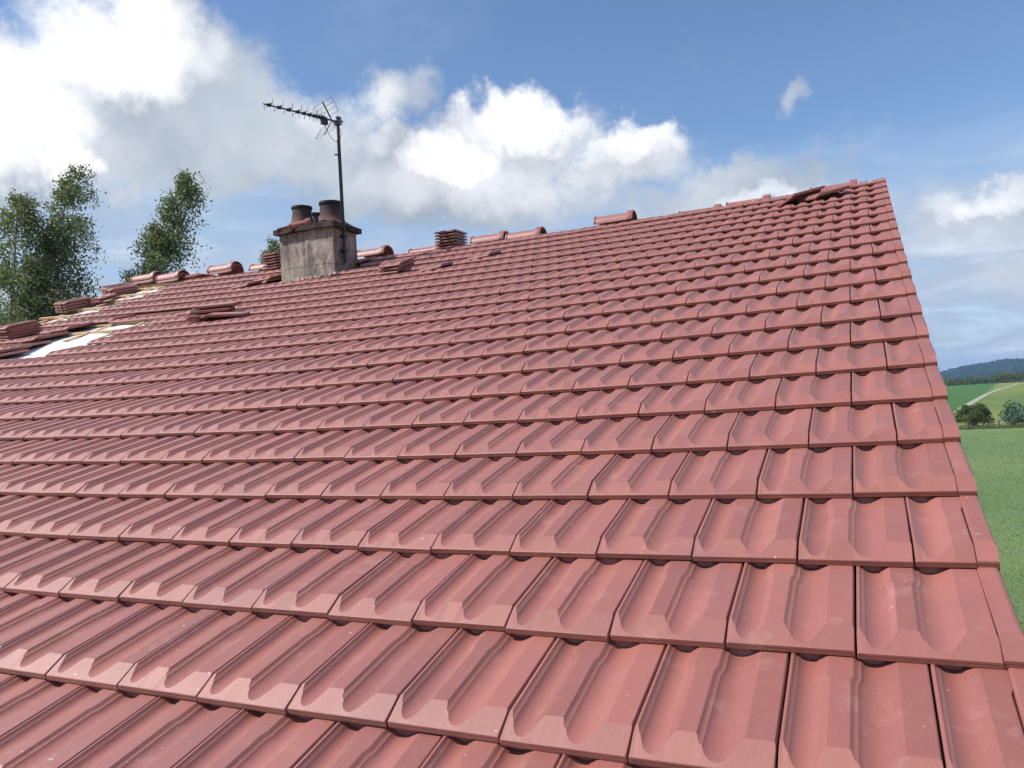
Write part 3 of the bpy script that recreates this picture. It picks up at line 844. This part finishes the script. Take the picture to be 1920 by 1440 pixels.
# jumbled heap of four tiles seen from their sides
G_ = 'jumbled tiles in the middle of the slope'
for (u, r, h, yaw, pit, lb) in ((23.75, 12.85, .036, -62, 1, 'lowest tile of the jumbled heap left of the chimney'), (23.85, 13.0, .073, -58, 1, 'middle tile of the jumbled heap left of the chimney'),
                                (23.7, 13.15, .110, -64, 2, 'topmost tile of the jumbled heap left of the chimney'), (22.8, 12.75, .036, -66, -2, 'right end tile of the jumbled heap left of the chimney')):
    loose(on_roof(u, r, h + .015) @ rot(yaw, 'Z') @ rot(pit, 'X') @ rot(-6, 'Y') @ CEN, lb, G_)
loose(on_roof(23.25, 19.85, .040) @ rot(4, 'Z') @ CEN, 'single tile resting on the courses at the right foot of the chimney')
loose(on_roof(16.65, 16.85, .026) @ rot(-5, 'Y') @ rot(1.5, 'Z') @ CEN, 'tile lifted out of its course left of centre, nearer the chimney')
loose(on_roof(15.05, 17.75, .026) @ rot(-5, 'Y') @ rot(-1, 'Z') @ CEN, 'tile lifted out of its course left of centre, farther from the chimney')
loose(on_roof(27.75, 17.85, .030) @ rot(-5, 'Y') @ CEN, 'lower lifted tile left of the chimney foot')
loose(on_roof(27.45, 18.75, .030) @ rot(-3, 'Y') @ CEN, 'upper lifted tile left of the chimney foot')
loose(on_roof(1.95, 18.75, .058) @ rot(-44, 'Z') @ rot(6, 'X') @ rot(-7, 'Y') @ CEN, 'propped tile lying flat near the right end of the ridge')
loose(on_roof(2.75, 18.75, .062) @ rot(-42, 'Z') @ rot(5, 'X') @ rot(-24, 'Y') @ CEN, 'propped tile tipped up with its dark underside showing near the right end of the ridge')
loose(on_roof(32.55, 13.55, .02) @ rot(1, 'Z') @ rot(-3, 'Y') @ CEN, 'tile with a dark raised edge above the white membrane')
loose(on_roof(32.4, 12.4, .02) @ rot(-2, 'Z') @ rot(-4, 'Y') @ CEN, 'long-edged tile overhanging the left border of the membrane')
loose(on_roof(31.9, 10.9, .02) @ rot(2, 'Z') @ rot(-3, 'Y') @ CEN, 'lowest tile at the left border of the membrane')
loose(on_roof(37.95, 17.9, .02) @ rot(78, 'Z') @ CEN, 'lower of two tiles laid flat between the strapped packs')
loose(on_roof(37.95, 17.95, .055) @ rot(76, 'Z') @ CEN, 'upper of two tiles laid flat between the strapped packs')
loose(at(-9.25, 7.28, 8.285) @ rot(82, 'Z') @ rot(6, 'X') @ CEN, 'dark tile leaning on the ridge right of the nested ridge tiles')
# broken half-round tile lying on the cap against the left pot
sh = ridge_mesh('broken_tile', .30, .058, .012); sh.materials[0] = M_OLDTILE
o = obj('broken_tile', sh); o.matrix_world = at(-6.66, 6.215, CZ + .068) @ rot(12, 'Z') @ rot(-7, 'Y') @ rot(160, 'X')
tag(o, 'old orange half-round tile lying on the chimney cap before the left pot', 'roof tile')
fm = MB().box((0, 0, 0), (.22, .10, .014)); o = obj('flat_tile', fm.mesh('flat_tile', M_OLDTILE)); o.matrix_world = at(-6.76, 6.24, CZ + .072) @ rot(6, 'Z') @ rot(-7, 'Y')
tag(o, 'thin flat tile sticking out over the left of the chimney cap', 'roof tile')


def pack(M, n, label):
    t = thing('tile_pack', label, 'tile pack', M, 'strapped packs of tiles at the unfinished end')
    for i in range(n):
        obj('tile', T_LOOSE, t, Matrix.Translation((0, 0, .037 * i)) @ CEN)
    h = .037 * n + .022
    st = MB()
    for x in (.02,):
        for pts in ([(x, -TLEN / 2 - .004, -.002), (x, -TLEN / 2 - .004, h - .012), (x, TLEN / 2 + .004, h - .048)],):
            for a, b in zip(pts[:-1], pts[1:]):
                a, b = Vector(a), Vector(b); st.tube([a, b], .006, 4)
    obj('strap', st.mesh('strap', M_STRAP), t)
    return t


pack(on_roof(38.75, 17.25, -.02) @ rot(-8, 'Z'), 4, 'strapped pack of tiles nearest the far left verge')
pack(on_roof(39.0, 19.5, -.03) @ rot(-16, 'Z') @ rot(8, 'Y'), 4, 'tilted strapped pack of tiles just below the left end of the ridge')


# ------------------------------------------------------------------ terrain
def H(x, y):
    d = np.hypot(x + .2, y + 1.9); a = np.degrees(np.arctan2(x + .2, y + 1.9))
    h = np.interp(d, [0, 55, 120, 135, 250, 420, 520, 800, 1400, 2300, 3000, 9000], [0, 0, -.55, -.6, 1.2, 3.9, 3.6, -14, -6, 0, -30, -30])
    h = h + np.where(d > 30, np.sin(x * .02 + 1) * .4 * np.clip((d - 30) / 120, 0, 1), 0)
    hill = 33 + 11 * np.sin(np.radians((a - 5.8) * 25)) + 2 * np.sin(np.radians(a * 67)) + 1.2 * np.sin(np.radians(a * 151))
    return h + hill * np.exp(-((d - 2300) / 420.) ** 2)


def polar(r0, r1, nr, a0, a1, na, logr=True):
    rr = np.geomspace(r0, r1, nr); aa = np.radians(np.linspace(a0, a1, na)); A, Q = np.meshgrid(aa, rr)
    x = -.2 + Q * np.sin(A); y = -1.9 + Q * np.cos(A); return np.stack([x, y, H(x, y)], -1)


def grid_mesh(name, P, mat):
    n, m, _ = P.shape; me = bpy.data.meshes.new(name)
    i = np.arange(n * m).reshape(n, m); f = np.stack([i[:-1, :-1], i[:-1, 1:], i[1:, 1:], i[1:, :-1]], -1).reshape(-1, 4)
    me.from_pydata(P.reshape(-1, 3).tolist(), [], f[:, ::-1].tolist()); me.materials.append(mat); finish(me, True); return me


P = polar(1.0, 900, 90, -180, 180, 241); P[0, :, 2] = 0
tag(obj('ground', grid_mesh('ground', P, M_FIELD)), kind='structure')
tag(obj('hill', grid_mesh('hill', polar(895, 7000, 50, -180, 180, 721), M_HILL)), kind='structure')


def ground_ray(a, b):
    d = RC.T @ np.array([(a - 960) / FPX, (b - 720) / FPX, 1.0]); d /= np.linalg.norm(d); t = 20.0
    while t < 1500:
        q = CAM + d * t
        if q[2] < H(q[0], q[1]): return q
        t += .5
    return CAM + d * 500


# farm track climbing the meadow
tp = [np.array(v) for v in ((9.5, 122), (12.0, 150), (17.2, 185), (23.5, 222), (31.5, 268), (42, 320), (56, 380), (70, 418))]
tv = []; tf = []
for i in range(len(tp) * 6 - 5):
    k = min(i // 6, len(tp) - 2); t = (i - k * 6) / 6; q = tp[k] * (1 - t) + tp[k + 1] * t; d = tp[k + 1] - tp[k]; d = d / np.linalg.norm(d); nn = np.array([d[1], -d[0]])
    for s in (-.75, .75): e = q + nn * s; tv.append((e[0], e[1], float(H(e[0], e[1])) + .05))
for i in range(len(tv) // 2 - 1): tf.append((2 * i, 2 * i + 1, 2 * i + 3, 2 * i + 2))
tag(obj('track', MB().add(tv, tf).mesh('track', M_PATH)), kind='structure')


# ------------------------------------------------------------------ foliage helpers
def leaf_cards(centers, size, jit=.5, seed=1, aspect=.62, up_bias=0.0):
    g = np.random.default_rng(seed); n = len(centers)
    a = g.normal(size=(n, 3)); a[:, 2] -= up_bias; a /= np.linalg.norm(a, axis=1)[:, None]
    b = np.cross(a, g.normal(size=(n, 3))); b /= np.linalg.norm(b, axis=1)[:, None]
    s = size * (1 + jit * (g.random(n) - .5))[:, None]
    c = np.cross(a, b) * s * .18
    V = np.stack([centers - a * s * .5, centers + b * s * aspect * .5 + c, centers + a * s * .5, centers - b * s * aspect * .5 + c], 1).reshape(-1, 3)
    return V


def cards_mesh(name, V, mat):
    me = bpy.data.meshes.new(name); n = len(V) // 4
    me.vertices.add(len(V)); me.vertices.foreach_set('co', V.astype(np.float32).ravel()); me.loops.add(len(V)); me.loops.foreach_set('vertex_index', np.arange(len(V)))
    me.polygons.add(n); me.polygons.foreach_set('loop_start', np.arange(n) * 4); me.polygons.foreach_set('loop_total', np.full(n, 4)); me.update(calc_edges=True); me.materials.append(mat); return me


def azpos(azd, dist): return np.array([-.2 + dist * math.sin(R(azd)), -1.9 + dist * math.cos(R(azd))])


WIND = np.array([.80, .35, 0.0])


def birch(label, azd, dist, top_el, width, seed, lean=(0, 0), nbr=70, leaf=.085, droop=1.0, low=.18, sweep=.35, leaves=34, stems=1):
    g = np.random.default_rng(seed); xy = azpos(azd, dist); z0 = float(H(*xy)); top = 6.07 + dist * math.tan(R(top_el)); hgt = top - z0
    t = thing('birch_tree', label, 'tree', at(xy[0], xy[1], z0), 'birch trees swaying behind the house')
    trunk = MB(); cents = []
    for sidx in range(stems):
        off = g.normal(size=2) * .5 * (sidx > 0); hs = hgt * (1 if sidx == 0 else g.uniform(.72, .9))
        N = 14; pts = []
        ph = g.uniform(0, 6)
        for i in range(N + 1):
            k = i / N; pts.append(np.array([lean[0] * k ** 1.8 + off[0] * (.4 + k) + .12 * math.sin(ph + 5 * k), lean[1] * k ** 1.8 + off[1] * (.4 + k) + .12 * math.cos(ph + 4 * k), hs * k]))
        trunk.tube(pts, [max(.012, .17 * (1 - i / N) ** 1.15 + .01) for i in range(N + 1)], 8)
        for b in range(nbr // stems):
            k = low + (1 - low) * g.random() ** .85; i = min(int(k * N), N - 1); q = pts[i] + (pts[i + 1] - pts[i]) * (k * N - i)
            an = g.uniform(0, 2 * math.pi); L = width * .62 * (1.0 - .84 * ((k - low) / (1 - low)) ** 4.2) * math.sqrt(g.uniform(.25, 1.1))
            dirv = np.array([math.cos(an), math.sin(an), 0]); seg = []
            for s in range(7):
                f = s / 6; w_ = WIND * sweep * f * f * L * 1.2
                seg.append(q + dirv * L * f + np.array([0, 0, L * (.95 * f - .75 * droop * f * f)]) + w_)
            trunk.tube(seg, [max(.004, .035 * (1 - k) * (1 - s / 6.5) + .004) for s in range(7)], 4, False)
            ntw = int(5 + 7 * L / width * 1.6)
            for tw in range(ntw):
                f = g.uniform(.25, 1.0); j = min(int(f * 6), 5); s0 = seg[j] + (seg[j + 1] - seg[j]) * (f * 6 - j)
                tl = g.uniform(.35, .95) * (.55 + .45 * (1 - k)) * droop; sd = g.normal(size=3) * .32; n = int(leaves * tl / .7)
                ft = g.random(n)[:, None]
                c = s0 + np.array([0, 0, -1.0]) * tl * ft ** 1.15 * .9 + sd * ft * tl + WIND * sweep * (ft ** 1.6) * tl * 1.3 + g.normal(size=(n, 3)) * (.07 + .05 * ft)
                cents.append(c)
    obj('trunk', trunk.mesh('trunk', M_BARK, True), t)
    C = np.concatenate(cents); obj('crown', cards_mesh('crown', leaf_cards(C, leaf, .7, seed, .68, .5), M_LEAF), t)
    return t


birch('broad birch at the far left edge of the photo, leaning over the tile pile', -57.0, 25.0, 14.0, 3.0, 11, (.9, .4), 230, .070, 1.1, .36, .34, 32, 2)
birch('tallest birch, full dense crown with a loose feathery top, left behind the roof', -55.7, 25.5, 15.5, 2.2, 23, (1.9, .8), 250, .070, 1.1, .36, .34, 32, 2)
birch('windswept birch leaning right with its top combed over, between the tall birch and chimney', -54.1, 25.0, 15.1, 1.6, 31, (3.8, 1.65), 150, .070, 1.2, .36, .52, 33, 1)
birch('small birch crown peeping out from behind the left side of the chimney', -40.6, 27.0, 12.0, 2.1, 47, (.2, .1), 120, .075, 1.1, .36, .3, 36, 1)


def bush(label, a, b, wpx, hpx, mat, seed, name='bush', nlf=5200):
    q = ground_ray(a, b); d = np.linalg.norm(q - CAM); wd = wpx / FPX * d; hg = hpx / FPX * d; g = np.random.default_rng(seed)
    t = thing(name, label, 'bush', at(q[0], q[1], q[2]), 'rounded bushes by the pasture fence')
    st = MB(); lobes = []
    for i in range(26):
        an = g.uniform(0, 2 * math.pi); rr = wd * .36 * math.sqrt(g.random()); hh = hg * g.uniform(.25, .78) * (1 - .45 * (rr / (wd * .4)) ** 2)
        c = np.array([rr * math.cos(an), rr * math.sin(an), hh]); lobes.append((c, g.uniform(.10, .19) * wd))
        st.tube([(0, 0, 0), c * .5 + np.array([0, 0, .1]), c], [.06, .04, .015], 5, False)
    cs = []
    for c, r in lobes:
        n = nlf // 26; v = g.normal(size=(n, 3)); v /= np.linalg.norm(v, axis=1)[:, None]; cs.append(c + v * r * (g.random((n, 1)) ** .4) * np.array([1.1, 1.1, .85]))
    C = np.concatenate(cs); C = C[C[:, 2] > .03]
    obj('stem', st.mesh('stem', M_BARK, True), t); obj('crown', cards_mesh('crown', leaf_cards(C, wd * .045, .8, seed, .7), mat), t)


bush('dark olive bush standing alone in the meadow beyond the fence, nearer the roof', 1826, 799, 58, 47, M_BUSH, 5)
bush('large blue-green bush beyond the fence at the right edge of the photo', 1932, 797, 88, 50, M_BUSH2, 6)

# pasture fence: wooden posts and wire
fence = thing('pasture_fence', 'low wooden post and wire fence across the meadow in front of the bushes', 'fence')
tops = []
for a in (1762, 1789, 1815, 1844, 1874, 1893, 1920, 1950):
    q = ground_ray(a, 807 - (a - 1800) * .035); hp = (1.15 if a in (1874,) else .85) * random.uniform(.9, 1.1); fm = MB().tube([q - np.array([0, 0, .2]), q + np.array([random.uniform(-.03, .03), 0, hp])], [.11, .10], 7)
    obj('post', fm.mesh('post', M_POST), fence); tops.append(q + np.array([0, 0, .55]))
for dz in (0, -.25): obj('wire', MB().tube([t + np.array([0, 0, dz]) for t in tops], .012, 4).mesh('wire', M_POST), fence)
# rough dark grass strip at the fence and blades in the near field
g = np.random.default_rng(3); n = 70000
aa = np.radians(g.uniform(-2.0, 38, n)); dd = 18 * (115 / 18) ** g.random(n); X = -.2 + dd * np.sin(aa); Y = -1.9 + dd * np.cos(aa); Zg = H(X, Y)
hb = (.03 + .05 * g.random(n)) * (1 + dd / 240); wb = .010 + .00035 * dd; an = g.uniform(0, 6.28, n); ln = g.normal(size=(n, 2)) * .35
B = np.stack([X, Y, Zg - .02], 1); dirx = np.stack([np.cos(an) * wb, np.sin(an) * wb, np.zeros(n)], 1); tip = B + np.stack([ln[:, 0] * hb, ln[:, 1] * hb, hb], 1)
V = np.stack([B - dirx, B + dirx, tip + dirx * .2, tip - dirx * .2], 1).reshape(-1, 3)
tag(obj('field_grass', cards_mesh('field_grass', V, M_GRASSB)), kind='stuff')
n = 9000; aa = np.radians(g.uniform(-8.0, 28, n)); dd = g.normal(122, 1.2, n); X = -.2 + dd * np.sin(aa); Y = -1.9 + dd * np.cos(aa)
C = np.stack([X, Y, H(X, Y) + g.random(n) * .28], 1); tag(obj('verge_grass', cards_mesh('verge_grass', leaf_cards(C, .34, .6, 8, .3, -.8), M_BUSH)), kind='stuff')


# far woods: leafy crowns, one mass each
def crowns(name, pts, size, seed, ncard, csize, mat):
    g = np.random.default_rng(seed); pts = np.asarray(pts); n = len(pts); sz = size * g.uniform(.6, 1.25, n)
    v = g.normal(size=(n, ncard, 3)); v /= np.linalg.norm(v, axis=2)[..., None]; v[..., 2] = np.abs(v[..., 2]) * 1.3 - .25
    C = pts[:, None, :] + v * sz[:, None, None] * (.55 + .45 * g.random((n, ncard, 1))) + np.array([0, 0, 1.0]) * sz[:, None, None] * .8
    return tag(obj(name, cards_mesh(name, leaf_cards(C.reshape(-1, 3), csize, .8, seed, .8, .6), mat)), kind='stuff')


g = np.random.default_rng(17); n = 16000; aa = np.radians(g.uniform(-16, 24, n)); dd = g.uniform(1500, 2330, n); X = -.2 + dd * np.sin(aa); Y = -1.9 + dd * np.cos(aa)
crowns('hill_woodland', np.stack([X, Y, H(X, Y)], 1), 5.5, 1, 14, 4.6, M_WOOD)
pts = []
for _ in range(900):
    a = g.uniform(-14, 24); d = g.uniform(455, 620); q = azpos(a, d); pts.append((q[0], q[1], float(H(*q)) - 1.0 + 1.6 * max(0, min(1, (a - 5.5) / 2))))
crowns('field_edge_woodland', pts, 2.3, 2, 130, .8, M_BUSH)

# the air: a thin even haze that turns the far hill blue
hz = MB().box((0, 0, 32.5), (14300, 14300, 131)); hm = bpy.data.materials.new('summer_haze'); hm.use_nodes = True; ht = NT(hm.node_tree); ht.n.clear()
pv = ht.node('ShaderNodeVolumePrincipled'); pv.inputs['Color'].default_value = (0.36, 0.60, 1.0, 1); pv.inputs['Density'].default_value = 0.00018
ht.l.new(pv.outputs[0], ht.node('ShaderNodeOutputMaterial').inputs['Volume'])
tag(obj('haze', hz.mesh('haze', hm)), kind='stuff')
